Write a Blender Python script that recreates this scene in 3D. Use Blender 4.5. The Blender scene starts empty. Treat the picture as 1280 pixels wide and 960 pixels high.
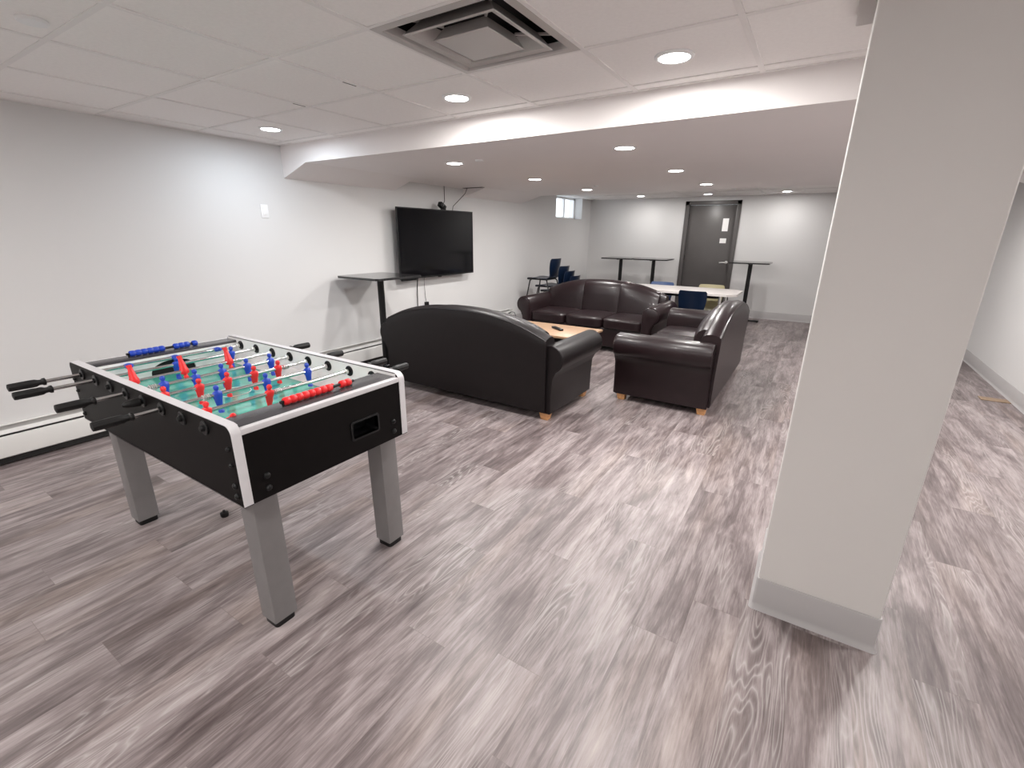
import bpy, bmesh, math, random
from mathutils import Vector, Matrix
random.seed(7)
PI = math.pi
SC = bpy.context.scene
COL = SC.collection

# ------------------------------------------------------------------ helpers
class MB:
    """collects shapes, build() links them as ONE mesh object"""
    def __init__(self): self.bm = bmesh.new()
    def box(self, x0, x1, y0, y1, z0, z1, bevel=0.0, seg=2, mtx=None):
        t = bmesh.new()
        bmesh.ops.create_cube(t, size=1.0)
        for v in t.verts:
            v.co = Vector((x0 + (v.co.x + .5) * (x1 - x0), y0 + (v.co.y + .5) * (y1 - y0), z0 + (v.co.z + .5) * (z1 - z0)))
        if bevel > 0:
            bmesh.ops.bevel(t, geom=t.edges[:], offset=bevel, segments=seg, profile=.5, affect='EDGES')
        return self._merge(t, mtx)
    def _merge(self, t, mtx=None):
        bmesh.ops.recalc_face_normals(t, faces=t.faces[:])
        if mtx: bmesh.ops.transform(t, matrix=mtx, verts=t.verts[:])
        me = bpy.data.meshes.new('t'); t.to_mesh(me); t.free()
        self.bm.from_mesh(me); bpy.data.meshes.remove(me)
        return self
    def rings(self, rings, closed=True, caps=True, mtx=None):
        t = bmesh.new()
        vs = [[t.verts.new(Vector(p)) for p in r] for r in rings]
        n = len(rings[0])
        for a, b in zip(vs[:-1], vs[1:]):
            for i in range(n if closed else n - 1):
                j = (i + 1) % n
                try: t.faces.new((a[i], a[j], b[j], b[i]))
                except ValueError: pass
        if caps and closed:
            t.faces.new(vs[0][::-1]); t.faces.new(vs[-1])
        bmesh.ops.remove_doubles(t, verts=t.verts[:], dist=1e-6)
        return self._merge(t, mtx)
    def cyl(self, p0, p1, r0, r1=None, seg=16):
        r1 = r0 if r1 is None else r1
        p0, p1 = Vector(p0), Vector(p1)
        return self.lathe([(r0, 0), (r1, (p1 - p0).length)], p0, p1 - p0, seg)
    def lathe(self, prof, base, axis=(0, 0, 1), seg=20):
        base = Vector(base); a = Vector(axis).normalized()
        u = a.orthogonal().normalized(); w = a.cross(u)
        rs = []
        for r, h in prof:
            r = max(r, 1e-5)
            rs.append([base + a * h + (u * math.cos(2 * PI * i / seg) + w * math.sin(2 * PI * i / seg)) * r for i in range(seg)])
        return self.rings(rs)
    def tube(self, pts, r, seg=8):
        pts = [Vector(p) for p in pts]; rs = []
        ref = None
        for i, p in enumerate(pts):
            d = (pts[min(i + 1, len(pts) - 1)] - pts[max(i - 1, 0)]).normalized()
            if ref is None: ref = d.orthogonal().normalized()
            u = (ref - d * ref.dot(d)).normalized(); w = d.cross(u); ref = u
            rs.append([p + (u * math.cos(2 * PI * k / seg) + w * math.sin(2 * PI * k / seg)) * r for k in range(seg)])
        return self.rings(rs)
    def prism(self, poly, axis, a0, a1):
        """poly: 2d points on the plane across axis ('x': (y,z), 'y': (x,z), 'z': (x,y))"""
        def P(p, a):
            return {'x': (a, p[0], p[1]), 'y': (p[0], a, p[1]), 'z': (p[0], p[1], a)}[axis]
        return self.rings([[P(p, a0) for p in poly], [P(p, a1) for p in poly]])
    def build(self, name, mat, parent=None, origin=None, smooth=35, loc=None):
        bm = self.bm
        if origin is not None:
            bmesh.ops.translate(bm, vec=-Vector(origin), verts=bm.verts[:])
        me = bpy.data.meshes.new(name); bm.to_mesh(me); bm.free()
        me.materials.append(mat)
        if smooth:
            me.shade_smooth(); me.set_sharp_from_angle(angle=math.radians(smooth))
        o = bpy.data.objects.new(name, me); COL.objects.link(o)
        if parent is not None: o.parent = parent
        if loc is not None: o.location = loc
        elif origin is not None and parent is None: o.location = origin
        return o

def tag(o, label=None, cat=None, group=None, kind=None):
    if label: o['label'] = label
    if cat: o['category'] = cat
    if group: o['group'] = group
    if kind: o['kind'] = kind
    return o
def thing(name, label, cat, loc=(0, 0, 0), rz=0.0, group=None):
    o = bpy.data.objects.new(name, None); o.empty_display_size = .1; COL.objects.link(o)
    o.location = loc; o.rotation_euler = (0, 0, rz)
    return tag(o, label, cat, group)
def struct(mb, name, mat, parent=None, smooth=35):
    o = mb.build(name, mat, parent, smooth=smooth)
    if parent is None: o['kind'] = 'structure'
    return o
def dup(root, loc, rz=0.0, label=None, group=None):
    def rec(o, par):
        c = o.copy(); COL.objects.link(c)
        if par is not None: c.parent = par
        for ch in list(kids.get(o.name, ())): rec(ch, c)
        return c
    kids = {}
    for o in root.children_recursive: kids.setdefault(o.parent.name, []).append(o)
    r = rec(root, None); r.location = loc; r.rotation_euler = (0, 0, rz)
    if label: r['label'] = label
    if group: r['group'] = group
    return r
def rrect(x0, x1, y0, y1, r, n=5):
    pts = []
    for cx, cy, a in ((x1 - r, y1 - r, 0), (x0 + r, y1 - r, 90), (x0 + r, y0 + r, 180), (x1 - r, y0 + r, 270)):
        for k in range(n + 1):
            t = math.radians(a + 90 * k / n); pts.append((cx + r * math.cos(t), cy + r * math.sin(t)))
    return pts

# ------------------------------------------------------------------ materials
def newmat(name):
    m = bpy.data.materials.new(name); m.use_nodes = True
    nt = m.node_tree; b = nt.nodes['Principled BSDF']
    return m, nt, b
def N(nt, kind, **kw):
    n = nt.nodes.new(kind)
    for k, v in kw.items(): setattr(n, k, v)
    return n
def mat(name, col, rough=.5, metal=0.0, bump=0.0, bscale=80, var=0.0, vscale=6, spec=.5, coat=0.0, stretch=None):
    """procedural principled material: noise driven tone and bump"""
    m, nt, b = newmat(name)
    b.inputs['Roughness'].default_value = rough; b.inputs['Metallic'].default_value = metal
    b.inputs['Specular IOR Level'].default_value = spec; b.inputs['Coat Weight'].default_value = coat
    tc = N(nt, 'ShaderNodeTexCoord'); mp = N(nt, 'ShaderNodeMapping')
    if stretch: mp.inputs['Scale'].default_value = stretch
    nt.links.new(tc.outputs['Object'], mp.inputs['Vector'])
    ns = N(nt, 'ShaderNodeTexNoise'); ns.inputs['Scale'].default_value = vscale; ns.inputs['Detail'].default_value = 4
    nt.links.new(mp.outputs['Vector'], ns.inputs['Vector'])
    r = N(nt, 'ShaderNodeValToRGB')
    c = Vector(col)
    lo, hi = c * (1 - var), c * (1 + var)
    r.color_ramp.elements[0].position = .3; r.color_ramp.elements[1].position = .7
    r.color_ramp.elements[0].color = (*lo, 1); r.color_ramp.elements[1].color = (*hi, 1)
    nt.links.new(ns.outputs['Fac'], r.inputs['Fac']); nt.links.new(r.outputs['Color'], b.inputs['Base Color'])
    if bump > 0:
        n2 = N(nt, 'ShaderNodeTexNoise'); n2.inputs['Scale'].default_value = bscale; n2.inputs['Detail'].default_value = 3
        nt.links.new(mp.outputs['Vector'], n2.inputs['Vector'])
        bp = N(nt, 'ShaderNodeBump'); bp.inputs['Strength'].default_value = bump; bp.inputs['Distance'].default_value = .004
        nt.links.new(n2.outputs['Fac'], bp.inputs['Height']); nt.links.new(bp.outputs['Normal'], b.inputs['Normal'])
    return m

def floor_material():
    m, nt, b = newmat('vinyl planks'); L = nt.links.new
    def math_(op, a, c=None, d=None):
        n = N(nt, 'ShaderNodeMath', operation=op)
        for i, v in enumerate((a, c, d)):
            if v is None: continue
            if isinstance(v, (int, float)): n.inputs[i].default_value = v
            else: L(v, n.inputs[i])
        return n.outputs[0]
    tc = N(nt, 'ShaderNodeTexCoord'); sp = N(nt, 'ShaderNodeSeparateXYZ'); L(tc.outputs['Object'], sp.inputs[0])
    x, y = sp.outputs[0], sp.outputs[1]
    W, LEN = .18, 1.22
    px = math_('DIVIDE', math_('ADD', x, 20.0), W); row = math_('FLOOR', px)
    off = N(nt, 'ShaderNodeTexWhiteNoise', noise_dimensions='1D'); L(row, off.inputs['W'])
    py = math_('ADD', math_('DIVIDE', math_('ADD', y, 20.0), LEN), off.outputs['Value']); colm = math_('FLOOR', py)
    cid = N(nt, 'ShaderNodeCombineXYZ'); L(row, cid.inputs[0]); L(colm, cid.inputs[1])
    wn = N(nt, 'ShaderNodeTexWhiteNoise', noise_dimensions='2D'); L(cid.outputs[0], wn.inputs['Vector'])
    rnd = wn.outputs['Value']; rcol = wn.outputs['Color']
    # per plank shifted grain coordinates
    sh = N(nt, 'ShaderNodeVectorMath', operation='SCALE'); L(rcol, sh.inputs[0]); sh.inputs['Scale'].default_value = 37.0
    ad = N(nt, 'ShaderNodeVectorMath', operation='ADD'); L(tc.outputs['Object'], ad.inputs[0]); L(sh.outputs[0], ad.inputs[1])
    def noise(scale, det, dist=0.0, rough=.55):
        mp = N(nt, 'ShaderNodeMapping'); mp.inputs['Scale'].default_value = scale; L(ad.outputs[0], mp.inputs['Vector'])
        n = N(nt, 'ShaderNodeTexNoise'); n.inputs['Scale'].default_value = 1; n.inputs['Detail'].default_value = det
        n.inputs['Distortion'].default_value = dist; n.inputs['Roughness'].default_value = rough; L(mp.outputs[0], n.inputs['Vector'])
        return n.outputs['Fac']
    broad = noise((7.5, 1.9, 1), 3, .8)
    streak = noise((27, 2.8, 1), 6, .8, .62)
    fine = noise((150, 9, 1), 4, .4, .65)
    # cathedral rings
    mp = N(nt, 'ShaderNodeMapping'); mp.inputs['Scale'].default_value = (8, .85, 1); L(ad.outputs[0], mp.inputs['Vector'])
    rn = N(nt, 'ShaderNodeTexNoise'); rn.inputs['Scale'].default_value = 1; rn.inputs['Detail'].default_value = 2.0; rn.inputs['Distortion'].default_value = .2
    L(mp.outputs[0], rn.inputs['Vector'])
    ringv = math_('PINGPONG', math_('MULTIPLY', rn.outputs['Fac'], 52.0), 1.0)
    ring = math_('POWER', ringv, 3.0)
    rmask = N(nt, 'ShaderNodeMapRange'); L(noise((5, .9, 1), 1, .2), rmask.inputs[0])
    rmask.inputs[1].default_value = .52; rmask.inputs[2].default_value = .66
    ringm = math_('MULTIPLY', ring, rmask.outputs[0])
    v = math_('ADD', math_('MULTIPLY', broad, .75), math_('MULTIPLY', streak, .85))
    v = math_('ADD', v, math_('MULTIPLY', fine, .50))
    v = math_('ADD', v, math_('MULTIPLY', math_('SUBTRACT', rnd, .5), .13))
    v = math_('SUBTRACT', v, 1.05)            # centred on zero
    v = math_('ADD', math_('MULTIPLY', v, 1.32), .5)
    ramp = N(nt, 'ShaderNodeValToRGB'); L(v, ramp.inputs['Fac'])
    e = ramp.color_ramp.elements
    e[0].position = .05; e[0].color = (.072, .054, .0535, 1)
    e[1].position = .95; e[1].color = (.402, .352, .348, 1)
    k = ramp.color_ramp.elements.new(.38); k.color = (.157, .126, .125, 1)
    k = ramp.color_ramp.elements.new(.62); k.color = (.264, .222, .220, 1)
    # tint some planks slightly yellowish
    mix = N(nt, 'ShaderNodeMix', data_type='RGBA', blend_type='MULTIPLY'); L(ramp.outputs[0], mix.inputs[6])
    tint = N(nt, 'ShaderNodeMapRange'); L(noise((4, .8, 1), 1), tint.inputs[0]); tint.inputs[1].default_value = .55; tint.inputs[2].default_value = .75
    L(tint.outputs[0], mix.inputs[0]); mix.inputs[7].default_value = (1.0, .96, .90, 1)
    m2 = N(nt, 'ShaderNodeMix', data_type='RGBA'); L(mix.outputs[2], m2.inputs[6]); m2.inputs[7].default_value = (.46, .425, .41, 1)
    L(math_('MULTIPLY', ringm, .55), m2.inputs[0])
    # joints
    fx = math_('FRACT', px); fy = math_('FRACT', py)
    jx = math_('LESS_THAN', math_('MINIMUM', fx, math_('SUBTRACT', 1.0, fx)), .004)
    jy = math_('LESS_THAN', math_('MINIMUM', fy, math_('SUBTRACT', 1.0, fy)), .0009)
    j = math_('MAXIMUM', jx, jy)
    m3 = N(nt, 'ShaderNodeMix', data_type='RGBA'); L(m2.outputs[2], m3.inputs[6]); m3.inputs[7].default_value = (.16, .13, .12, 1)
    L(math_('MULTIPLY', j, .55), m3.inputs[0])
    L(m3.outputs[2], b.inputs['Base Color'])
    rr = N(nt, 'ShaderNodeMapRange'); L(streak, rr.inputs[0]); rr.inputs[3].default_value = .30; rr.inputs[4].default_value = .46
    L(rr.outputs[0], b.inputs['Roughness']); b.inputs['Specular IOR Level'].default_value = .45
    bp = N(nt, 'ShaderNodeBump'); bp.inputs['Strength'].default_value = .12; bp.inputs['Distance'].default_value = .002
    L(math_('SUBTRACT', fine, j), bp.inputs['Height']); L(bp.outputs[0], b.inputs['Normal'])
    return m

def emission(name, col, s):
    m, nt, b = newmat(name); b.inputs['Base Color'].default_value = (*col, 1)
    b.inputs['Emission Color'].default_value = (*col, 1); b.inputs['Emission Strength'].default_value = s
    return m

WALL = mat('wall paint', (.66, .655, .65), .62, bump=.05, bscale=260, var=.008, vscale=2)
PILLARP = mat('pillar paint', (.64, .62, .60), .62, bump=.05, bscale=260, var=.008, vscale=2)
SOFFITP = mat('bulkhead paint', (.82, .785, .775), .7, bump=.04, bscale=260, var=.01, vscale=2)
TILE = mat('ceiling tile', (.88, .855, .838), .85, bump=.25, bscale=420, var=.02, vscale=60)
GRIDW = mat('grid metal', (.80, .775, .76), .5, var=.01)
BASEV = mat('baseboard vinyl', (.42, .405, .405), .42, var=.02, bump=.03)
FLOOR = floor_material()
DOORP = mat('door paint', (.085, .078, .076), .42, var=.04, bump=.03, bscale=200)
STEEL = mat('brushed steel', (.74, .73, .72), .36, 1.0, var=.05, vscale=40)
CHROME = mat('rod chrome', (.60, .60, .60), .18, 1.0, var=.03, vscale=40)
SILVER = mat('silver laminate', (.66, .645, .66), .40, .15, var=.02, vscale=30)
LEGSIL = mat('leg silver paint', (.215, .206, .206), .38, .22, var=.03, vscale=20)
BLACKB = mat('black laminate', (.0055, .0045, .0045), .48, var=.1, vscale=30, bump=.02, spec=.10)
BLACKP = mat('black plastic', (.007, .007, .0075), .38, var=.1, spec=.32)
RUBBER = mat('black rubber', (.008, .0075, .0075), .50, var=.1, bump=.05, spec=.28)
LEDGE = mat('charcoal ledge', (.055, .053, .058), .24, var=.05)
FIELD = mat('green pitch', (.07, .40, .31), .10, var=.22, vscale=9, coat=.4)
LINER = mat('white liner', (.88, .87, .86), .22, var=.01)
REDP = mat('red plastic', (.80, .022, .025), .35, var=.05, vscale=40)
BLUEP = mat('blue plastic', (.012, .055, .46), .35, var=.05, vscale=40)
LEATHER = mat('brown vinyl', (.0140, .0073, .0084), .33, var=.12, vscale=12, bump=.06, bscale=160, coat=.05, spec=.36)
LEATHERSHADE = mat('shaded brown vinyl', (.0072, .0050, .0054), .42, var=.12, vscale=12, bump=.10, bscale=160, spec=.32)  # same vinyl as the other sofas, shade put into its colour
MAPLE = mat('maple wood', (.58, .30, .13), .42, var=.16, vscale=5, stretch=(3, 14, 14), bump=.02)
TABLEW = mat('light wood top', (.36, .225, .135), .40, var=.12, vscale=4, stretch=(2, 16, 4), bump=.02)
NAVY = mat('navy plastic', (.004, .011, .030), .30, var=.08, bump=.04, bscale=300)
TAN = mat('tan plastic', (.38, .34, .20), .40, var=.05, bump=.04, bscale=300)
BLUEC = mat('dusty blue plastic', (.06, .10, .22), .36, var=.05, bump=.04, bscale=300)
DARKM = mat('dark metal', (.035, .034, .034), .35, .5, var=.05)
BARTOP = mat('black bar top', (.022, .021, .022), .20, var=.1, vscale=20, coat=.3)
WHITET = mat('cream table laminate', (.60, .565, .54), .38, var=.02, vscale=30)
SCREEN = mat('tv glass', (.002, .002, .003), .09, var=.1, vscale=2, spec=.35)
WHITEP = mat('white plastic', (.80, .80, .80), .4, var=.01)
HEATW = mat('heater enamel', (.66, .65, .63), .35, var=.01)
DARKGAP = mat('dark gap', (.012, .011, .011), .7, var=.1)
VENTM = mat('vent metal', (.50, .475, .46), .38, .25, var=.02)
STRIP = mat('worn tan wood', (.27, .19, .125), .55, var=.12, vscale=9, stretch=(3, 14, 4))
PAPER = mat('paper', (.82, .81, .80), .8, var=.02, vscale=30)
LENS = emission('lamp lens', (1.0, .985, .96), 24.0)
LENSC = emission('cool lamp lens', (.93, .97, 1.0), 24.0)

# ------------------------------------------------------------------ room
XL, XR, YN, YF = -4.27, 1.75, -2.6, 9.75
ZC, ZS, ZF = 2.195, 2.038, 2.15       # tiled ceiling, bulkhead underside, far ceiling
YB, YB2 = 2.783, 6.95
T = .3

struct(MB().box(XL - T, XR + T, YN - T, YF + T, -.1, 0), 'floor', FLOOR, smooth=0)
w = MB()
w.box(XL - T, XL, YN - T, 8.19, 0, 2.6); w.box(XL - T, XL, 9.33, YF + T, 0, 2.6)
w.box(XL - T, XL, 8.19, 9.33, 0, 1.752); w.box(XL - T, XL, 8.19, 9.33, 2.155, 2.6)
struct(w, 'wall_left', WALL, smooth=0)
struct(MB().box(XR, XR + T, YN - T, YF + T, 0, 2.6), 'wall_right', WALL, smooth=0)
# far wall with the door opening
DX0, DX1, DZ = -2.256, -1.401, 2.015
w = MB().box(XL, DX0, YF, YF + T, 0, 2.6).box(DX1, XR, YF, YF + T, 0, 2.6).box(DX0, DX1, YF, YF + T, DZ, 2.6)
struct(w, 'wall_back', WALL, smooth=0)
struct(MB().box(XL, XR, YN - T, YN, 0, 2.6), 'wall_front', WALL, smooth=0)

# tiled ceiling: lay-in tiles between T-bars
GX0, GY0, GS = -2.8156, 1.4645, .61
VX0, VX1, VY0, VY1 = GX0 + 2 * GS, GX0 + 3 * GS, GY0, GY0 + GS        # bay that holds the air diffuser
gx = [GX0 + GS * i for i in range(-2, 8)]; gy = [GY0 + GS * j for j in range(-6, 3)]
def tiled(xs, ys, xa, xb, ya, yb, z, skip=()):
    t, g = MB(), MB()
    xs = [xa] + [v for v in xs if xa + .02 < v < xb - .02] + [xb]
    ys = [ya] + [v for v in ys if ya + .02 < v < yb - .02] + [yb]
    for i in range(len(xs) - 1):
        for j in range(len(ys) - 1):
            cx, cy = (xs[i] + xs[i + 1]) / 2, (ys[j] + ys[j + 1]) / 2
            if any(a < cx < b and c < cy < d for a, b, c, d in skip): continue
            dz = random.uniform(.0015, .004)
            t.box(xs[i] + .0045, xs[i + 1] - .0045, ys[j] + .0045, ys[j + 1] - .0045, z + dz, z + .02 + dz)
    for v in xs[1:-1]: g.box(v - .012, v + .012, ya, yb, z - .001, z + .0045)
    for v in ys[1:-1]: g.box(xa, xb, v - .012, v + .012, z - .0008, z + .0045)
    g.box(xa, xa + .022, ya, yb, z - .0012, z + .0045).box(xb - .022, xb, ya, yb, z - .0012, z + .0045)
    g.box(xa, xb, ya, ya + .022, z - .0012, z + .0045).box(xa, xb, yb - .022, yb, z - .0012, z + .0045)
    return t, g
t, g = tiled(gx, gy, XL, XR, YN, YB, ZC, skip=((VX0, VX1, VY0, VY1),))
t.box(XL, XR, YN, YB, ZC + .16, ZC + .2)
ceil = struct(t, 'ceiling', TILE, smooth=0)
struct(g, 'ceiling_grid', GRIDW, ceil, smooth=0)
t, g = tiled([GX0 + GS * i for i in range(-2, 8)], [YB2 + .62 * j for j in range(0, 6)], XL, XR, YB2, YF, ZF)
t.box(XL, XR, YB2, YF, ZF + .06, ZF + .1)
ceil2 = struct(t, 'ceiling_back', TILE, smooth=0)
struct(g, 'ceiling_grid', GRIDW, ceil2, smooth=0)
# little dark gaps where two tiles do not meet
for (x, y0_, y1_) in ((-2.2186, 1.845, 1.93), (-2.8286, 1.968, 2.05)):
    struct(MB().box(x - .004, x + .004, y0_, y1_, ZC - .0016, ZC + .004), 'tile_gap', DARKGAP, ceil, smooth=0)
# bulkhead between the two ceilings
b = MB().box(XL, XR, YB, YB2, ZS, ZS + .5)
struct(b, 'ceiling_bulkhead', SOFFITP, smooth=0)
def cham(y0, y1, x=-3.926, zl=1.925): return MB().prism([(x, ZS), (XL, zl), (XL, ZS)], 'y', y0, y1)
struct(cham(YB + .0005, 4.15), 'trim_1', SOFFITP, smooth=0)
struct(cham(5.42, YB2, -3.90, 1.935), 'trim_2', SOFFITP, smooth=0)
struct(MB().prism([(1.40, ZS), (XR, ZS), (XR, 1.93)], 'y', YB, YB2), 'trim_3', SOFFITP, smooth=0)
struct(MB().box(-4.19, -3.87, 5.31, 5.37, ZS - .004, ZS + .002), 'slot_shade_strip', DARKGAP)  # dark strip paints the shade inside an open slot in the bulkhead
struct(MB().box(-.035, .03, 2.05, 2.29, ZC - .03, ZC, .004), 'trim_5', VENTM)

# pillar with its vinyl base
PX0, PX1, PY0, PY1 = .014, .412, 1.852, 2.25
pil = struct(MB().prism(rrect(PX0, PX1, PY0, PY1, .006, 3), 'z', 0, ZC + .05), 'column', PILLARP)
def cove(path_outer_normal, h): pass
pb = MB()
def baseprof(o):     # offset o from wall, profile (offset, z)
    return [(0, 0), (.016, 0), (.014, .006), (.0075, .016), (.006, .03), (.006, .142), (.004, .146), (0, .146)]
rings = []
for off, z in baseprof(0): rings.append([(x, y, z) for x, y in rrect(PX0 - off, PX1 + off, PY0 - off, PY1 + off, .008 + off * .5, 4)])
pb.rings(rings[1:], caps=False)
struct(pb, 'baseboard_column', BASEV)
def base_run(name, axis, wall, sgn, a0, a1):
    prof = [(wall + sgn * o, z * .135 / .146) for o, z in baseprof(0)]
    struct(MB().prism(prof, axis, a0, a1), name, BASEV)
base_run('baseboard_right', 'y', XR, -1, YN, YF)
b = MB()
for a0, a1 in ((XL, DX0 - .06), (DX1 + .06, XR)):
    b.prism([(YF - o, z * .135 / .146) for o, z in baseprof(0)], 'x', a0, a1)
struct(b, 'baseboard_back', BASEV)
base_run('baseboard_left', 'y', XL, 1, 6.62, YF)

# window high in the left wall
wf = MB()
xw = XL - .20
wf.box(xw - .03, xw + .03, 8.19, 8.23, 1.752, 2.155).box(xw - .03, xw + .03, 9.29, 9.33, 1.752, 2.155)
wf.box(xw - .03, xw + .03, 8.19, 9.33, 1.752, 1.785).box(xw - .03, xw + .03, 8.19, 9.33, 2.12, 2.155)
wf.box(xw - .025, xw + .025, 8.845, 8.895, 1.785, 2.12)
win = struct(wf, 'window_1', WHITEP)
gm, nt, bs = newmat('window glass')
tr = N(nt, 'ShaderNodeBsdfTransparent'); gl = N(nt, 'ShaderNodeBsdfGlossy'); gl.inputs['Roughness'].default_value = .02
mx = N(nt, 'ShaderNodeMixShader'); mx.inputs[0].default_value = .06
nt.links.new(tr.outputs[0], mx.inputs[1]); nt.links.new(gl.outputs[0], mx.inputs[2])
nt.links.new(mx.outputs[0], nt.nodes['Material Output'].inputs['Surface'])
struct(MB().box(xw - .004, xw + .004, 8.23, 9.29, 1.785, 2.12), 'window_pane', gm, win)

# door in the far wall
fr = MB()
for x0, x1 in ((DX0 - .06, DX0 + .012), (DX1 - .012, DX1 + .06)): fr.box(x0, x1, YF - .018, YF + .10, 0, DZ + .06, .003)
fr.box(DX0 - .06, DX1 + .06, YF - .018, YF + .10, DZ - .012, DZ + .06, .003)
door = struct(fr, 'door_1', DOORP)
struct(MB().box(DX0 + .014, DX1 - .014, YF + .025, YF + .07, .012, DZ - .016, .002), 'door_leaf', DOORP, door)
hd = MB().lathe([(.027, 0), (.027, .008), (.012, .012), (.011, .055)], (-1.470, YF + .025, .985), (0, -1, 0), 20)
hd.tube([(-1.470, YF - .028, .985), (-1.49, YF - .034, .985), (-1.53, YF - .034, .983), (-1.585, YF - .030, .978)], .0095, 10)
struct(hd, 'door_handle', STEEL, door)
hg = MB()
for z in (.25, 1.05, 1.80): hg.cyl((DX0 + .012, YF + .018, z - .05), (DX0 + .012, YF + .018, z + .05), .008, seg=10)
struct(hg, 'hinge', DARKM, door)
def paper(x0, x1, z0, z1, label):
    o = MB().box(x0, x1, -.0006, .0006, z0, z1)
    o = o.build('paper_notice', PAPER, origin=((x0 + x1) / 2, 0, (z0 + z1) / 2)); o.location.y = YF + .0235
    tag(o, label, 'notice', 'notices on the grey door')
paper(-1.625, -1.523, 1.54, 1.765, 'tall white paper notice, upper one on the dark grey door')
paper(-1.635, -1.525, 1.328, 1.414, 'small white paper notice, lower one on the dark grey door')

# baseboard heater on the left wall
h0, h1 = YN + .02, 6.6
hr = thing('baseboard_heater', 'long white enamel baseboard heater along the left wall', 'heater', (XL, 2.0, 0))
O = (XL, 2.0, 0)
MB().prism([(XL + .001, .05), (XL + .006, .05), (XL + .006, .245), (XL + .03, .252), (XL + .03, .256), (XL + .001, .256)], 'y', h0, h1).build('back_plate', HEATW, hr, O)
MB().prism([(XL + .052, .055), (XL + .068, .055), (XL + .072, .060), (XL + .072, .172), (XL + .064, .188), (XL + .052, .192), (XL + .052, .186), (XL + .062, .178), (XL + .066, .168), (XL + .066, .062), (XL + .052, .06)], 'y', h0, h1).build('front_cover', HEATW, hr, O)
MB().prism([(XL + .034, .222), (XL + .058, .205), (XL + .060, .209), (XL + .036, .228)], 'y', h0, h1).build('damper', HEATW, hr, O)
MB().prism([(XL + .008, .012), (XL + .048, .012), (XL + .048, .20), (XL + .008, .20)], 'y', h0 + .01, h1 - .01).build('heating_element', DARKGAP, hr, O)
for y in (h0 - .004, h1 - .002): MB().box(XL + .001, XL + .074, y, y + .006, .0, .256).build('end_cap', HEATW, hr, O)

# light switch
sw = thing('light_switch', 'white light switch plate on the left wall above the foosball table', 'light switch', (XL, 2.55, 1.632))
MB().box(XL, XL + .007, 2.515, 2.585, 1.575, 1.69, .003).build('plate', WHITEP, sw, (XL, 2.55, 1.632))
MB().box(XL + .007, XL + .011, 2.534, 2.566, 1.60, 1.665, .002).build('rocker', WHITEP, sw, (XL, 2.55, 1.632))

# ------------------------------------------------------------------ downlights
def lamp(x, y, z, power, col, parent):
    l = bpy.data.lights.new('downlight_bulb', 'AREA'); l.shape = 'DISK'; l.size = .11; l.energy = power; l.color = col
    o = bpy.data.objects.new('downlight_bulb', l); COL.objects.link(o)
    o.location = (0, 0, -.014) if parent is not None else (x, y, z - .012)
    if parent is not None: o.parent = parent
NEUT = (1.0, .972, .948); COOL = (.80, .90, 1.0)
def lenses(x, y, z, lensm):
    ring = MB().lathe([(.068, .004), (.066, -.006), (.076, -.007), (.084, -.001), (.084, .004)], (x, y, z), (0, 0, 1), 32)
    lens = MB().lathe([(.0005, -.011), (.030, -.010), (.055, -.006), (.0675, .001), (.0675, .003)], (x, y, z), (0, 0, 1), 32)
    return ring, lens
def downlight(x, y, z, label, group, power=62, col=NEUT, lensm=None):
    r = thing('recessed_downlight', label, 'ceiling light', (x, y, z), 0, group)
    a, b_ = lenses(x, y, z, lensm)
    a.build('trim_ring', WHITEP, r, (x, y, z)); b_.build('lamp_lens', lensm or LENS, r, (x, y, z))
    lamp(x, y, z, power, col, r)
PW = 21
G = 'downlights in the tiled ceiling'
downlight(-3.647, 2.319, ZC, 'bluish round downlight in the tiled ceiling nearest the left wall', G, PW * .40, COOL, LENSC)
downlight(-1.898, 2.372, ZC, 'round downlight in the tiled ceiling just below the square air vent', G, PW)
downlight(-.68, 2.355, ZC, 'large bright round downlight in the ceiling tiles right of the air vent', G, PW)
G = 'downlights under the bulkhead'
WH = ('nearest the camera', 'in the middle of its row', 'farthest back in its row')
for i, y in enumerate((3.45, 4.84, 6.245)):
    downlight(-2.80, y, ZS, 'bulkhead downlight in the row above the sofa back, ' + WH[i], G, PW)
for i, y in enumerate((3.44, 4.83, 6.225)):
    downlight(-1.275, y, ZS, 'bulkhead downlight in the row nearer the pillar, ' + WH[i], G, PW)
G = 'downlights in the far ceiling'; PW = 8.5
downlight(-3.0, 9.12, ZF, 'small downlight in the far ceiling above the paired bar tables', G, PW)
downlight(-1.83, 9.18, ZF, 'small downlight in the far ceiling right above the grey door', G, PW)
downlight(-.625, 9.16, ZF, 'small downlight in the far ceiling right of the grey door', G, PW)
PW = 21
# the same fittings, assumed and unseen, behind the camera and past the pillar
for x, y in ((-3.65, -.5), (-1.9, -.5), (-.68, -.5), (.9, -.5), (-2.8, -2.0), (.2, -2.0), (1.1, 2.3)):
    a, b_ = lenses(x, y, ZC, None)
    a.build('downlight_ring', WHITEP, ceil); b_.build('downlight_lens', LENS, ceil)
    lamp(x, y, ZC, PW * .78, NEUT, None)
for y in (3.45, 4.84, 6.24):
    lamp(.9, y, ZS, PW * .85, NEUT, None)
    a, b_ = lenses(.9, y, ZS, None)
    p = bpy.data.objects['ceiling_bulkhead']
    a.build('downlight_ring', WHITEP, p); b_.build('downlight_lens', LENS, p)

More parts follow.
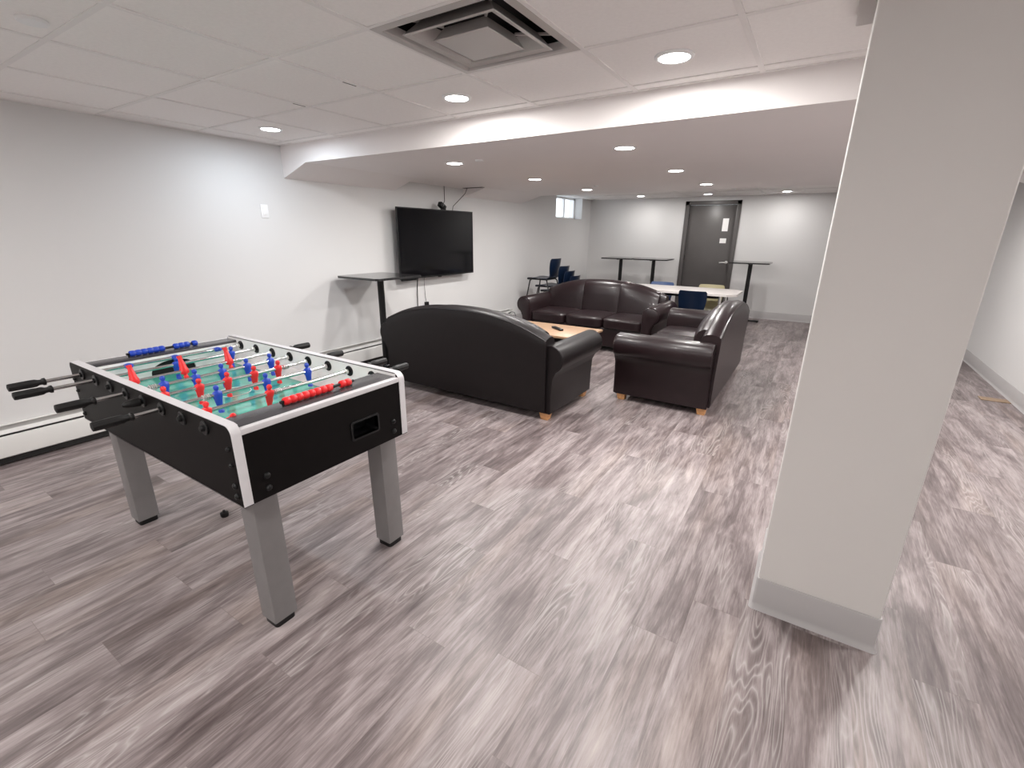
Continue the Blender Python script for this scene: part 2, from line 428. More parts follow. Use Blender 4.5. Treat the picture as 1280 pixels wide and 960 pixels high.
# air diffuser in its bay
def sq(h, z, cx=(VX0 + VX1) / 2, cy=(VY0 + VY1) / 2): return [(cx - h, cy - h, z), (cx + h, cy - h, z), (cx + h, cy + h, z), (cx - h, cy + h, z)]
VO = ((VX0 + VX1) / 2, (VY0 + VY1) / 2, ZC)
v = thing('air_diffuser', 'square stepped metal air vent set into the tiled ceiling', 'air vent', VO)
MB().rings([sq(.300, ZC + .004), sq(.300, ZC - .002), sq(.268, ZC - .004), sq(.262, ZC), sq(.252, ZC + .028), sq(.256, ZC + .030), sq(.275, ZC + .006), sq(.300, ZC + .004)], caps=False).build('outer_frame', VENTM, v, VO)
MB().rings([sq(.212, ZC - .012), sq(.214, ZC - .009), sq(.163, ZC + .046), sq(.158, ZC + .044), sq(.190, ZC - .006), sq(.212, ZC - .012)], caps=False).build('vane', VENTM, v, VO)
MB().rings([sq(.128, ZC - .022), sq(.130, ZC - .019), sq(.098, ZC + .030), sq(.094, ZC + .030), sq(.120, ZC - .014)], caps=False).rings([sq(.1265, ZC - .021), sq(.1265, ZC - .016)]).build('centre_plate', VENTM, v, VO)
for sx, sy in ((1, 1), (1, -1), (-1, 1), (-1, -1)):
    MB().tube([(VO[0] + sx * .10, VO[1] + sy * .10, ZC + .03), (VO[0] + sx * .25, VO[1] + sy * .25, ZC + .05)], .006, 6).build('bracket', VENTM, v, VO)
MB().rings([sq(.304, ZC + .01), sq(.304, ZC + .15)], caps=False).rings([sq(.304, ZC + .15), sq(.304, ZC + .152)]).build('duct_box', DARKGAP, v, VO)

# flush covers on the ceilings
def disc(name, x, y, z, r, label, cat, group):
    o = MB().lathe([(r * .98, .003), (r, -.004), (r * .9, -.011), (r * .55, -.013), (.0005, -.013)], (0, 0, 0), (0, 0, 1), 28).build(name, WHITEP)
    o.location = (x, y, z); tag(o, label, cat, group)
disc('smoke_detector', -2.60, .765, ZC, .048, 'flat round white cover on the ceiling tile at the top left corner', 'smoke detector', None)
disc('ceiling_sprinkler', -2.505, 3.41, ZS, .035, 'small round sprinkler cover beside the front left bulkhead light', 'sprinkler', 'sprinkler covers')
disc('ceiling_sprinkler', -2.49, 5.82, ZS, .035, 'small round sprinkler cover beside the rearmost left bulkhead light', 'sprinkler', 'sprinkler covers')
disc('ceiling_sprinkler', -1.30, 8.36, ZF, .035, 'small round sprinkler cover in the far ceiling before the door', 'sprinkler', 'sprinkler covers')

# ------------------------------------------------------------------ foosball table
FX0, FX1, FY0, FY1 = -2.875, -1.457, .655, 1.402
FZ0, FZ1, RZ = .587, .878, .837
FO = ((FX0 + FX1) / 2, (FY0 + FY1) / 2, 0)
ft = thing('foosball_table', 'black and silver foosball table with red and blue players, standing by the left wall', 'foosball table', FO)
def fb(mb, name, m, parent=ft, smooth=35): return mb.build(name, m, parent, FO, smooth)
def panel_poly(i=0.0, r=.034):
    x0, x1, z0, z1 = FX0 + i, FX1 - i, FZ0 + i, FZ1 - i
    pts = [(x0, z0), (x1, z0)]
    for cx, a in ((x1 - r, 0), (x0 + r, 90)):
        for k in range(7):
            t_ = math.radians(a + 90 * k / 6); pts.append((cx + r * math.cos(t_), z1 - r + r * math.sin(t_)))
    return pts
for y0, y1, inner in ((FY0, FY0 + .031, 1), (FY1 - .031, FY1, -1)):
    p = fb(MB().prism(panel_poly(.0006), 'y', y0 + .0008, y1 - .0008), 'side_panel', BLACKB)
    ring = MB(); o_, i_ = panel_poly(0), panel_poly(.003, .031)
    o_[0] = (o_[0][0], FZ0 + .0035); o_[1] = (o_[1][0], FZ0 + .0035); i_[0] = (i_[0][0], FZ0 + .0035); i_[1] = (i_[1][0], FZ0 + .0035)
    ring.rings([[(a, y0, c) for a, c in o_], [(a, y1, c) for a, c in o_], [(a, y1, c) for a, c in i_], [(a, y0, c) for a, c in i_], [(a, y0, c) for a, c in o_]], caps=False)
    tag(fb(ring, 'edge_band', SILVER, p), 'silver edge band')
    yi = y1 if inner == 1 else y0
    tag(fb(MB().box(FX0 + .02, FX1 - .02, min(yi, yi + inner * .003), max(yi, yi + inner * .003), .72, FZ1 - .006), 'inner_liner', LINER, p), 'white inner wall')
yi0, yi1 = FY0 + .031, FY1 - .031
# end cabinets
for s, xo, xi in ((1, FX1, -1.590), (-1, FX0, -2.765)):
    a, c = min(xo, xi), max(xo, xi)
    if s == 1:     # near end: panel with the ball slot
        e = MB()
        xs0, xs1 = xo - .022, xo - .004
        Y0s, Y1s, Z0s, Z1s = 1.108, 1.238, .663, .730
        e.box(xs0, xs1, yi0, Y0s, FZ0, .848); e.box(xs0, xs1, Y1s, yi1, FZ0, .848)
        e.box(xs0, xs1, Y0s, Y1s, FZ0, Z0s); e.box(xs0, xs1, Y0s, Y1s, Z1s, .848)
        ep = fb(e, 'end_panel', BLACKB, smooth=0)
        sl = MB(); o_ = rrect(Y0s - .008, Y1s + .008, Z0s - .008, Z1s + .008, .012); i_ = rrect(Y0s, Y1s, Z0s, Z1s, .010)
        sl.rings([[(xs1, p_, q_) for p_, q_ in o_], [(xs1 + .004, p_, q_) for p_, q_ in o_], [(xs1 + .005, p_, q_) for p_, q_ in i_], [(xs0 - .06, p_, q_) for p_, q_ in i_]], caps=False)
        sl.box(xs0 - .062, xs0 - .06, Y0s, Y1s, Z0s, Z1s)
        fb(sl, 'ball_return', BLACKP, ep)
        fb(MB().box(xo - .028, xo - .001, yi0, yi1, .838, .859, .003), 'silver_trim', SILVER, ep)
    else:
        ep = fb(MB().box(xo + .004, xo + .022, yi0, yi1, FZ0, .848), 'end_panel', BLACKB, smooth=0)
        fb(MB().box(xo + .001, xo + .028, yi0, yi1, .838, .859, .003), 'silver_trim', SILVER, ep)
    lx0, lx1 = (xi, xo - .024) if s == 1 else (xo + .024, xi)
    fb(MB().box(lx0, lx1, yi0 + .001, yi1 - .001, .848, .8605, .002), 'end_ledge', LEDGE, ep)
    # inner end wall with the goal mouth cut into it
    gy_, hw, gh = (yi0 + yi1) / 2, .105, .072
    poly = [(yi0 + .001, .745), (gy_ - hw, .745)] + [(gy_ - hw * math.cos(PI * k / 14), .748 + gh * math.sin(PI * k / 14) ** .7) for k in range(15)] + [(gy_ + hw, .745), (yi1 - .001, .745), (yi1 - .001, .8478), (yi0 + .001, .8478)]
    q = MB(); q.prism(poly, 'x', xi - .010 if s == 1 else xi - .002, xi + .002 if s == 1 else xi + .010)
    fb(q, 'goal_wall', LINER, ep)
    gm_ = MB(); gx_ = (xi + .003, xi + .10) if s == 1 else (xi - .095, xi - .003)
    gm_.box(gx_[0], gx_[1], gy_ - hw - .012, gy_ + hw + .012, .742, .846)
    fb(gm_, 'goal', DARKGAP, ep)
# bed
fb(MB().box(-2.755, -1.60, yi0 + .003, yi1 - .003, .735, .752), 'playing_field', FIELD, smooth=0)
rp = MB()
for y0, y1 in ((yi1 - .004, yi1 - .075), (yi0 + .004, yi0 + .075)):
    rp.prism([(y0, .752), (y1, .7525), (y0, .778)], 'x', -2.755, -1.60)
for sx in (-2.755, -1.60):
    d = .11 if sx < -2 else -.11
    for sy in (yi0 + .004, yi1 - .004):
        e_ = .13 if sy < 1 else -.13
        rp.rings([[(sx, sy, .752), (sx + d, sy, .7525), (sx, sy + e_, .7525)], [(sx, sy, .79)] * 3], caps=False)
tag(fb(rp, 'side_ramp', LINER), 'white ball ramps along the walls')
fb(MB().box(FX0 + .03, FX1 - .03, yi0, yi1, FZ0 + .01, FZ0 + .025), 'cabinet_bottom', BLACKB)
# field markings
mk = MB()
for x in (-2.18, -2.175): pass
mk.box(-2.181, -2.175, yi0 + .08, yi1 - .08, .752, .7526)
cc = [( .07 * math.cos(2 * PI * k / 40), .07 * math.sin(2 * PI * k / 40)) for k in range(41)]
mk.tube([(-2.178 + a, FO[1] + b_, .7522) for a, b_ in cc], .002, 4)
fb(mk, 'field_marking', LINER)
# legs
def leg(cx, cy, sx, sy):
    l = MB(); h = .0465
    rs = []
    for z, k in ((.028, 0), (FZ0 + .012, .010)):
        rs.append([(cx + sx * -k + a, cy + b_, z) for a, b_ in rrect(-h, h, -h, h, .004, 2)])
    l.rings(rs)
    o = fb(l, 'leg', LEGSIL)
    fb(MB().prism([(cx + a, cy + b_) for a, b_ in rrect(-.040, .040, -.040, .040, .012, 3)], 'z', 0, .0285), 'foot', RUBBER, o)
for cx, sx in ((-1.558, 1), (-2.765, -1)):
    for cy, sy in ((.756, -1), (1.338, 1)): leg(cx, cy, sx, sy)
# bolts
def bolt(p, ax, r=.011):
    fb(MB().lathe([(r, 0), (r, .003), (r * .8, .007), (r * .35, .0095), (.0004, .010)], p, ax, 14), 'bolt', BLACKP)
for z, r, dx in ((.795, .008, .033), (.737, .008, .033), (.66, .011, .036), (.622, .011, .034)):
    bolt((FX1 - dx, FY0 + .0008, z), (0, -1, 0), r); bolt((FX0 + dx, FY0 + .0008, z), (0, -1, 0), r)
for y in (.745, 1.325):
    for z in (.668, .622): bolt((FX1 - .004, y, z), (1, 0, 0), .012)
# score beads on each end ledge
def scorer(x, y0, m, name_label, seq):
    rail = fb(MB().cyl((x, y0 - .01, .876), (x, y0 + .312, .876), .006, seg=10).cyl((x, y0 + .0, .860), (x, y0 + .0, .876), .005, seg=8).cyl((x, y0 + .300, .860), (x, y0 + .300, .876), .005, seg=8), 'score_rail', BLACKP)
    bead = None
    for yy in seq:
        if bead is None:
            bead = MB().lathe([(.006, -.0126), (.0125, -.0122), (.0150, -.007), (.0150, .007), (.0125, .0122), (.006, .0126)], (0, 0, 0), (0, 1, 0), 12).build('score_bead', m, rail)
            b1 = bead
        else:
            b1 = bead.copy(); COL.objects.link(b1)
        b1.location = (x - FO[0], yy - FO[1], .876)
    tag(rail, name_label)
scorer(-1.540, .885, REDP, 'rail of red score beads', [.900 + .0255 * k for k in range(8)] + [1.143, 1.169])
scorer(-2.800, .865, BLUEP, 'rail of blue score beads', [.880 + .0255 * k for k in range(6)] + [1.075 + .0255 * k for k in range(3)] + [1.165])

# player figure, one mesh shared by every man of a colour
def figure(m):
    f = MB(); rs = []
    for z, a, b_, ox in ((.040, .001, .001, 0), (.0385, .006, .006, 0), (.034, .0095, .0095, 0), (.028, .0105, .0105, 0), (.022, .009, .009, 0), (.0185, .006, .0065, 0), (.016, .0075, .007, 0),
                     (.0125, .0150, .0090, 0), (.008, .0195, .0110, 0), (.000, .0205, .0130, 0), (-.010, .0185, .0125, 0), (-.018, .0150, .0110, 0), (-.026, .0145, .0105, 0),
                     (-.036, .0130, .0095, 0), (-.048, .0105, .0080, 0), (-.054, .0095, .0075, 0), (-.060, .0095, .0085, .001), (-.066, .0105, .0120, .003), (-.073, .0105, .0130, .004)):
        rs.append([(ox + b_ * math.cos(2 * PI * k / 14), a * math.sin(2 * PI * k / 14), z) for k in range(14)])
    return f.rings(rs)
def handle_mb(s):   # grip along y, starts at the rod end, s = direction outward
    return MB().lathe([(.009, 0), (.016, .003), (.016, .010), (.0115, .016), (.012, .024), (.0165, .034), (.0172, .055), (.0165, .112), (.0155, .118), (.008, .120)], (0, 0, 0), (0, s, 0), 10)
FIGM = {}; GRIP = {}; BEAR = {}; SPRING = {}
def add(meshkey, store, make, name, m, parent, loc, rot=(0, 0, 0)):
    if meshkey not in store:
        o = make().build(name, m, parent); store[meshkey] = o
    else:
        o = store[meshkey].copy(); COL.objects.link(o); o.parent = parent
    o.location = loc; o.rotation_euler = rot
    return o
def spring_mb():
    s = MB()
    for k in range(4): s.lathe([(.0085, 0), (.0125, .0015), (.0125, .0035), (.0085, .005)], (0, -.014 + .0075 * k, 0), (0, 1, 0), 12)
    return s
# x, colour, player y list, tilt, handle side, grip start (y where the grip begins), springs
RODS = [(-2.720, 'b', (.829, 1.030, 1.238), 80, -1, .533, (1.300,)),
        (-2.563, 'b', (.970, 1.231), 8, -1, .516, ()),
        (-2.407, 'r', (.741, .936, 1.140), 163, 1, 1.470, (1.182,)),
        (-2.250, 'b', (.789, .913, 1.027, 1.143, 1.261), -6, -1, .560, (.748,)),
        (-2.094, 'r', (.727, .856, .970, 1.089, 1.205), 6, 1, 1.455, (1.244,)),
        (-1.937, 'b', (.850, 1.054, 1.255), -4, -1, .570, (.807,)),
        (-1.780, 'r', (.734, .973), 12, 1, 1.475, (1.008,)),
        (-1.625, 'r', (.739, .934, 1.140), 48, 1, 1.470, ())]
for x, c, ys, tilt, side, gy1, sp in RODS:
    ex = .055 if x == -2.094 else .012
    if side < 0: a, b_ = gy1 - .02, FY1 + ex
    else: a, b_ = FY0 - ex, gy1 + .02
    L_ = lambda y: (x - FO[0], y - FO[1], RZ)
    rod = fb(MB().cyl((x, a, RZ), (x, b_, RZ), .0079, seg=12), 'rod', CHROME)
    for y in ys: add(c, FIGM, lambda: figure(None), 'player_figure', REDP if c == 'r' else BLUEP, rod, L_(y), (0, math.radians(tilt), 0))
    add(side, GRIP, lambda: handle_mb(side), 'handle', RUBBER, rod, L_(gy1))
    for y in sp: add('s', SPRING, spring_mb, 'bumper', STEEL, rod, L_(y))
    ye, sg = (FY1, 1) if side < 0 else (FY0, -1)
    fb(MB().lathe([(.0105, 0), (.0105, ex), (.008, ex + .004), (.0004, ex + .005)] if ex < .02 else [(.0105, .006), (.017, .012), (.016, .03), (.012, ex), (.005, ex + .012), (.0004, ex + .013)], (x, ye, RZ), (0, sg, 0), 12), 'end_cap', RUBBER, rod)
    for yb_, s in ((yi1 - .003, -1), (yi0 + .003, 1), (FY0, -1), (FY1, 1)):
        add(s, BEAR, lambda: MB().lathe([(.0005, -.001), (.025, -.001), (.025, .003), (.0225, .005), (.0115, .005), (.011, .012), (.0005, .012)], (0, 0, 0), (0, s, 0), 22), 'bearing', BLACKP, rod, L_(yb_))
    for yb_ in (yi1 - .030, ):
        fb(MB().cyl((x, yb_, RZ), (x, yb_ + .014, RZ), .012, seg=12), 'collar', STEEL, rod)
tag(MB().lathe([(.018, 0), (.02, .006), (.02, .022), (.008, .026), (.006, .036), (.0004, .037)], (0, 0, 0), (0, 0, 1), 12).build('rubber_foot', RUBBER, loc=(-2.459, .999, 0)), 'small black rubber foot lying on the floor under the foosball table', 'furniture foot')

# ------------------------------------------------------------------ sofas (back plane y=0, front towards +y)
def crest(x): return .858 - .165 * abs(x / .875) ** 2.5
def make_sofa(label, LB):
    r = thing('sofa', label, 'sofa', (0, 0, 0), 0, 'vinyl sofas')
    LTH = LB
    MB().box(-.86, .86, .02, .79, .065, .315, .02, 3).build('frame', LTH, r)
    # outer back shell with camel top
    rs = []; n = 32
    for i in range(n + 1):
        x = -.875 + 1.75 * i / n; h = crest(x)
        rs.append([(x, y, z) for y, z in ((.10, .07), (.005, .07), (0, .09), (-.004, .35), (-.012, h - .10), (-.012, h - .034), (-.004, h - .022), (.012, h - .010), (.06, h), (.10, h - .004), (.128, h - .02), (.14, h - .05), (.14, .40))])
    bk = MB().rings(rs).build('back', LTH, r, smooth=40)
    MB().tube([(x_, -.008, crest(x_) - .026) for x_ in [-.87 + 1.74 * i / 40 for i in range(41)]], .0045, 6).build('piping', LTH, bk)
    for i in range(3):
        xa, xb = -.80 + 1.6 / 3 * i + .002, -.80 + 1.6 / 3 * (i + 1) - .002
        rs = []; m = 12
        for k in range(m + 1):
            u = k / m; x = xa + (xb - xa) * u; h = crest(x) - .004
            e = 1 - abs(2 * u - 1) ** 5; e2 = .014 + .016 * e
            rs.append([(x, y, z) for y, z in ((.10, .40), (.10, h - .05), (.105, h - .008 + .004 * e), (.145, h - .004 + .006 * e - .004), (.182, h - .030), (.196 + e2, h - .085), (.214 + e2, h - .20), (.232 + e2, .50), (.240 + e2, .42), (.22, .40))])
        MB().rings(rs).build('back_cushion', LTH, r, smooth=50)
        # seat cushion
        c = MB(); bm = c.bm
        c.box(-.5, .5, -.5, .5, -.5, .5)
        bmesh.ops.subdivide_edges(bm, edges=bm.edges[:], cuts=9, use_grid_fill=True)
        sx, sy, sz = (1.6 / 3) / 2 - .002, .31, .07
        for v_ in bm.verts:
            a, b_, d = v_.co.x * 2, v_.co.y * 2, v_.co.z * 2
            # superellipsoid-like rounding with a soft crown
            k = (abs(a) ** 9 + abs(b_) ** 9 + abs(d) ** 9) ** (1 / 9); ex = 1 / k
            mx_ = max(abs(a), abs(b_), abs(d)); f_ = ex * mx_ if k > 0 else 1
            crown = .012 * (1 - a * a) * (1 - b_ * b_) * (1 if d > 0 else 0) * abs(d)
            v_.co = Vector(((xa + xb) / 2 + a * f_ * sx, .525 + b_ * f_ * sy, .372 + d * f_ * sz + crown))
        c.build('seat_cushion', LTH, r, smooth=60)
    # rolled arms
    for s in (-1, 1):
        def prof(g=0.0):
            p = [(.785 - g, .062), (.785 - g, .46)]
            cx, cz, R = .898, .520, .112 + g
            for k in range(17):
                t_ = math.radians(172 - (172 + 62) * k / 16); p.append((cx + R * math.cos(t_), cz + R * math.sin(t_)))
            p += [(.922 + g, .36), (.914 + g, .22), (.912 + g, .062)]
            return [(s * a, b_) for a, b_ in p]
        a = MB(); p0 = prof(-.008); p1 = prof(0)
        a.rings([[(u, .022, w_) for u, w_ in p0], [(u, .030, w_) for u, w_ in p1], [(u, .825, w_) for u, w_ in p1], [(u, .835, w_) for u, w_ in p0]])
        ao = a.build('arm', LTH, r, smooth=40)
        fpn = MB(); q0 = prof(-.020); q1 = prof(-.014)
        fpn.rings([[(u, .833, w_) for u, w_ in q1], [(u, .846, w_) for u, w_ in q1], [(u, .850, w_) for u, w_ in q0]])
        fpn.build('arm_panel', LTH, ao, smooth=40)
        # welt along the rear scroll
        wp = [(u, .024, w_) for u, w_ in prof(-.004)][1:]
        MB().tube(wp, .005, 6).build('piping', LTH, ao)
    for sx in (-1, 1):
        for y in (.065, .775):
            f_ = MB(); cx = sx * .855
            f_.rings([[(cx + a * .72, y + b_ * .72, 0) for a, b_ in rrect(-.042, .042, -.042, .042, .004, 2)], [(cx + a, y + b_, .066) for a, b_ in rrect(-.042, .042, -.042, .042, .004, 2)]])
            f_.build('foot', MAPLE, r)
    return r
sA = make_sofa('shade-darkened brown vinyl sofa seen from behind, closest to the foosball table', LEATHERSHADE)
sA.location = (-2.545, 3.120, 0)
sC = make_sofa('burgundy brown three-seat sofa facing the camera in front of the stacked chairs', LEATHER)
sC.location = (-2.495, 6.455, 0); sC.rotation_euler = (0, 0, PI)
dup(sC, (-.565, 4.885, 0), PI / 2, 'burgundy brown sofa seen from its arm end, nearest the pillar')

# ------------------------------------------------------------------ coffee table and remote
ctb = thing('coffee_table', 'low light wood coffee table between the three sofas', 'coffee table', (-2.50, 4.585, 0))
def ctp(mb, n, m): return mb.build(n, m, ctb, (-2.50, 4.585, 0))
ctp(MB().box(-3.10, -1.905, 4.28, 4.885, .425, .450, .004), 'tabletop', TABLEW)
for x in (-2.93, -2.075):
    for y in (4.40, 4.765): ctp(MB().box(x - .027, x + .027, y - .027, y + .027, 0, .425, .003), 'leg', DARKM)
ctp(MB().box(-2.93, -2.075, 4.39, 4.41, .36, .425).box(-2.93, -2.075, 4.755, 4.775, .36, .425).box(-2.94, -2.92, 4.40, 4.765, .36, .425).box(-2.085, -2.065, 4.40, 4.765, .36, .425), 'apron', DARKM)
rm = thing('remote_control', 'black remote control lying on the light wood coffee table', 'remote control', (-2.33, 4.60, .4505), math.radians(-35))
MB().box(-.10, .10, -.024, .024, 0, .020, .006).build('body', BLACKP, rm)
for k in range(5):
    for j in (-1, 0, 1): MB().box(-.075 + .03 * k, -.060 + .03 * k, j * .013 - .004, j * .013 + .004, .019, .0225, .001).build('button', DARKM, rm)

# ------------------------------------------------------------------ bar tables
def make_bar(label, group):
    r = thing('bar_table', label, 'bar table', (0, 0, 0), 0, group)
    MB().prism(rrect(-.315, .315, -.315, .315, .05, 6), 'z', 1.008, 1.030).build('tabletop', BARTOP, r)
    MB().box(-.20, .20, -.02, .02, .995, 1.008).box(-.02, .02, -.20, .20, .995, 1.008).build('mounting_bracket', DARKM, r)
    MB().lathe([(.045, .03), (.045, .045), (.034, .06), (.034, .995)], (0, 0, 0), (0, 0, 1), 24).build('pole', BLACKP, r)
    b_ = MB()
    for k in range(2):
        b_.box(-.27, .27, -.035, .035, .008, .032, .006, mtx=Matrix.Rotation(PI / 2 * k, 4, 'Z'))
    b_.build('base', BLACKP, r)
    g_ = MB()
    for k in range(4):
        a = PI / 2 * k; g_.cyl((.245 * math.cos(a), .245 * math.sin(a), 0), (.245 * math.cos(a), .245 * math.sin(a), .01), .014, seg=10)
    g_.build('glide', RUBBER, r)
    return r
GB = 'black bar tables'
bt = make_bar('tall black pedestal table under the television, behind the sofa back', GB)
bt.location = (-3.885, 3.49, 0)
dup(bt, (-3.340, 9.28, 0), 0, 'tall black pedestal table, left one of the pair touching at the far wall')
dup(bt, (-2.685, 9.28, 0), 0, 'tall black pedestal table, right one of the pair touching at the far wall')
dup(bt, (-.995, 9.28, 0), 0, 'tall black pedestal table standing alone right of the grey door')

# ------------------------------------------------------------------ long table with chairs
tb = thing('folding_table', 'cream laminate table with cut corners behind the far sofas', 'table', (-1.60, 7.0, 0))
def tbp(mb, n, m): return mb.build(n, m, tb, (-1.60, 7.0, 0))
x0, x1, y0, y1, c_ = -2.40, -.825, 6.63, 7.40, .11
poly = [(x0 + c_, y0), (x1 - c_, y0), (x1, y0 + c_), (x1, y1 - c_), (x1 - c_, y1), (x0 + c_, y1), (x0, y1 - c_), (x0, y0 + c_)]
tbp(MB().prism(poly, 'z', .703, .731), 'tabletop', WHITET)
for x in (-2.22, -1.03):
    for y in (6.78, 7.25):
        tbp(MB().cyl((x, y, .012), (x, y, .703), .018, seg=14).cyl((x, y, 0), (x, y, .014), .022, seg=14), 'leg', STEEL)
tbp(MB().box(-2.22, -1.03, 6.77, 6.79, .655, .703).box(-2.22, -1.03, 7.24, 7.26, .655, .703), 'apron', DARKM)

def make_chair(label, m, group):        # faces +y
    r = thing('plastic_chair', label, 'chair', (0, 0, 0), 0, group)
    def surf(prof, nx=11):
        t_ = bmesh.new(); rows = []
        for (y, z, hw, curl) in prof:
            rows.append([t_.verts.new((hw * u, y + curl * u * u, z + (0 if curl else .012 * abs(u) ** 3))) for u in [2 * i / (nx - 1) - 1 for i in range(nx)]])
        for a, b_ in zip(rows[:-1], rows[1:]):
            for i in range(nx - 1): t_.faces.new((a[i], a[i + 1], b_[i + 1], b_[i]))
        bmesh.ops.recalc_face_normals(t_, faces=t_.faces[:])
        bmesh.ops.solidify(t_, geom=t_.faces[:], thickness=.007)
        mb = MB(); mb._merge(t_); return mb
    surf([(.225, .405, .17, 0), (.222, .425, .185, 0), (.20, .440, .195, 0), (.12, .445, .20, 0), (.02, .438, .20, 0), (-.08, .435, .195, 0), (-.15, .440, .185, 0), (-.185, .455, .175, 0), (-.20, .475, .165, 0)]).build('seat', m, r, smooth=60)
    surf([(-.20, .475, .165, .01), (-.212, .51, .160, .02), (-.222, .55, .168, .03), (-.235, .62, .180, .04), (-.248, .69, .185, .045), (-.258, .74, .180, .045), (-.262, .760, .165, .04)]).build('backrest', m, r, smooth=60)
    for s in (-1, 1):
        MB().tube([(s * .155, .15, .425), (s * .175, .17, .40), (s * .205, .215, .10), (s * .212, .225, .012)], .011, 8).cyl((s * .212, .225, 0), (s * .212, .225, .02), .014, seg=8).build('leg', DARKM, r)
        MB().tube([(s * .155, -.13, .425), (s * .175, -.15, .40), (s * .205, -.225, .10), (s * .212, -.245, .012)], .011, 8).cyl((s * .212, -.245, 0), (s * .212, -.245, .02), .014, seg=8).build('leg', DARKM, r)
    MB().tube([(-.155, .15, .425), (-.155, -.13, .425)], .010, 8).tube([(.155, .15, .425), (.155, -.13, .425)], .010, 8).tube([(-.155, .15, .425), (.155, .15, .425)], .010, 8).tube([(-.155, -.13, .425), (.155, -.13, .425)], .010, 8).build('seat_frame', DARKM, r)
    return r
ch = make_chair('navy plastic chair with its back to the camera at the cream table', NAVY, 'plastic chairs at the cream table')
ch.location = (-1.345, 6.80, 0)
c2 = make_chair('dusty blue plastic chair behind the cream table, left of the door', BLUEC, 'plastic chairs at the cream table')
c2.location = (-2.02, 7.36, 0); c2.rotation_euler = (0, 0, PI)
c3 = make_chair('tan plastic chair behind the cream table, in front of the door', TAN, 'plastic chairs at the cream table')
c3.location = (-1.29, 7.38, 0); c3.rotation_euler = (0, 0, PI)
# stack by the left wall: chairs face the wall (-x), each one shifted forward as it climbs
ORD = ('lowest of the leaning stack', 'second from the bottom of the leaning stack', 'third from the bottom of the leaning stack', 'second from the top of the leaning stack', 'topmost of the leaning stack')
SX = (-3.36, -3.46, -3.56, -3.66, -3.82); SZ = (0, .072, .144, .216, .325)
for k in range(5):
    dup(ch, (SX[k], 6.98, SZ[k]), PI / 2, 'navy plastic chair, ' + ORD[k] + ' by the left wall', 'stacked navy chairs')

# ------------------------------------------------------------------ television and cables
tvx = -4.125
TO = (XL, 4.73, 1.335)
tv = thing('television', 'large black flat television mounted on the left wall', 'television', TO)
def tvp(mb, n, m): return mb.build(n, m, tv, TO)
ty0, ty1, tz0, tz1 = 4.015, 5.435, .930, 1.742
tvp(MB().box(tvx - .030, tvx - .002, ty0 + .03, ty1 - .03, tz0 + .01, tz1 - .03, .006).box(tvx - .075, tvx - .04, 4.25, 5.2, 1.02, 1.5, .01), 'body', BLACKP)
fr = MB()
fr.box(tvx - .012, tvx + .003, ty0, ty0 + .010, tz0, tz1).box(tvx - .012, tvx + .003, ty1 - .010, ty1, tz0, tz1)
fr.box(tvx - .012, tvx + .003, ty0, ty1, tz1 - .010, tz1).box(tvx - .012, tvx + .003, ty0, ty1, tz0, tz0 + .018)
tvp(fr, 'bezel', BLACKP)
tvp(MB().box(tvx - .006, tvx, ty0 + .009, ty1 - .009, tz0 + .017, tz1 - .009), 'screen', SCREEN)
tvp(MB().box(XL, XL + .02, 4.5, 5.0, 1.12, 1.55).box(XL + .02, tvx - .07, 4.55, 4.6, 1.15, 1.5).box(XL + .02, tvx - .07, 4.9, 4.95, 1.15, 1.5), 'wall_mount', DARKM)
tvp(MB().box(tvx - .02, tvx + .002, 4.70, 4.75, tz0 - .012, tz0 + .001, .003), 'sensor_bar', BLACKP)
tvp(MB().box(tvx - .04, tvx - .01, 4.06, 4.30, tz0 - .022, tz0 + .001, .003), 'input_panel', BLACKP)
dv = thing('set_top_device', 'small black device tilted on the top edge of the television', 'device', (-4.15, 4.835, tz1))
M_ = Matrix.Translation((0, 0, .045)) @ Matrix.Rotation(math.radians(-30), 4, 'X')
MB().box(-.03, .03, -.055, .055, -.03, .03, .008, mtx=M_).build('body', BLACKP, dv)
MB().lathe([(.018, 0), (.018, .006), (.0004, .007)], M_ @ Vector((.03, 0, 0)), (1, 0, 0), 16).build('lens', SCREEN, dv)
MB().box(-.02, .02, -.01, .055, 0, .012, .003).build('stand', BLACKP, dv)
def cable(pts, label, r=.004, plug=None):
    o = MB().tube(pts, r, 6).build('cable', BLACKP, origin=pts[0], smooth=60)
    tag(o, label, 'cable', 'television cables')
    if plug: MB().box(plug[0] - .0, plug[0] + .03, plug[1] - .03, plug[1] + .03, plug[2] - .03, plug[2] + .025, .006).build('plug', BLACKP, o, pts[0])
cable([(-4.245, 5.00, 2.06), (-4.245, 5.0, 1.95), (-4.24, 4.995, 1.86), (-4.22, 4.93, 1.80)], 'straight black cable dropping from the bulkhead to the device on the television')
cable([(-4.13, 5.352, 2.06), (-4.16, 5.33, 1.97), (-4.20, 5.24, 1.88), (-4.22, 5.14, 1.80), (-4.225, 5.12, 1.70)], 'curved black cable from the dark ceiling slot down behind the television')
cable([(-4.235, 4.43, 1.0), (-4.25, 4.42, .80), (-4.25, 4.41, .57), (-4.25, 4.42, .40), (-4.25, 4.42, .25)], 'thick black cable hanging below the television behind the sofa', .006)
cable([(-4.24, 4.55, 1.0), (-4.255, 4.555, .85), (-4.258, 4.57, .66), (-4.255, 4.58, .60)], 'thin cable under the television ending in a black plug', .0022, (XL, 4.585, .575))
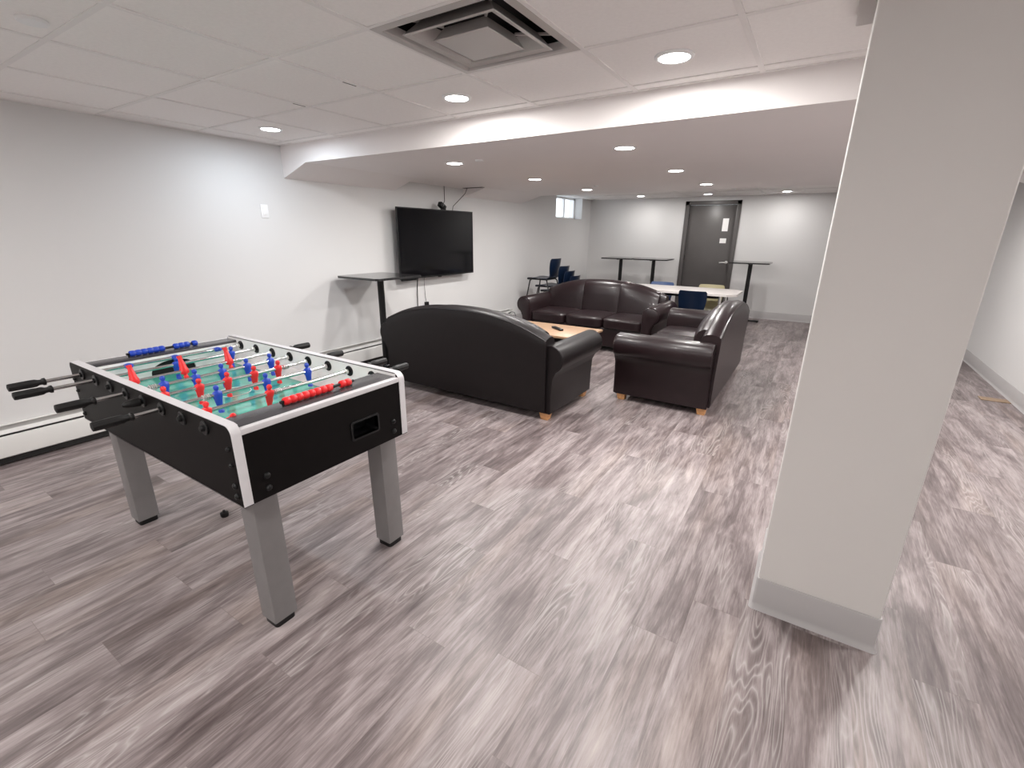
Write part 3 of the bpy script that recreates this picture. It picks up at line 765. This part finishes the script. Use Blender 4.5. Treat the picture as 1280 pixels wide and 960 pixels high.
cable([(-4.18, 6.30, .02), (-4.17, 6.38, .17), (-4.16, 6.50, .235), (-4.17, 6.62, .20), (-4.19, 6.70, .12), (-4.2, 6.85, .02)], 'black cable looped on the floor beside the far sofa arm', .005)

# tan strip on the floor by the right wall
tag(MB().box(-.105, .105, -.06, .06, 0, .006, .002).build('wood_offcut', STRIP, loc=(1.625, 5.97, 0)), 'flat tan wood offcut lying on the floor by the right wall', 'wood offcut')

# ------------------------------------------------------------------ world and camera
wd = bpy.data.worlds.new('sky'); SC.world = wd; wd.use_nodes = True
nt = wd.node_tree; bg = nt.nodes['Background']
sky = N(nt, 'ShaderNodeTexSky'); sky.sky_type = 'HOSEK_WILKIE'; sky.turbidity = 6; sky.sun_direction = (.3, .5, .7)
mixc = N(nt, 'ShaderNodeMix', data_type='RGBA'); mixc.inputs[0].default_value = .75
nt.links.new(sky.outputs[0], mixc.inputs[6]); mixc.inputs[7].default_value = (.85, .93, 1.0, 1)
nt.links.new(mixc.outputs[2], bg.inputs['Color']); bg.inputs['Strength'].default_value = 3.4

f, yaw, pitch, roll = 581.6343, .5661, .3122, -.0094
fwd = Vector((-math.sin(yaw) * math.cos(pitch), math.cos(yaw) * math.cos(pitch), -math.sin(pitch)))
rt = Vector((math.cos(yaw), math.sin(yaw), 0)); dn = fwd.cross(rt)
r_ = rt * math.cos(roll) + dn * math.sin(roll); d_ = -rt * math.sin(roll) + dn * math.cos(roll)
cd = bpy.data.cameras.new('camera'); cd.sensor_width = 36; cd.lens = f / 1280 * 36; cd.clip_start = .05
cam = bpy.data.objects.new('camera', cd); COL.objects.link(cam)
R3 = Matrix((r_, -d_, -fwd)).transposed()
cam.matrix_world = Matrix.Translation((0, 0, 1.46)) @ R3.to_4x4()
SC.camera = cam

SC.view_settings.view_transform = 'Standard'; SC.view_settings.look = 'None'
SC.view_settings.gamma = 1; SC.view_settings.use_curve_mapping = False
SC.view_settings.exposure = 0.0
SC.cycles.use_denoising = True
SC.cycles.max_bounces = 10; SC.cycles.diffuse_bounces = 6
SC.cycles.sample_clamp_indirect = 8
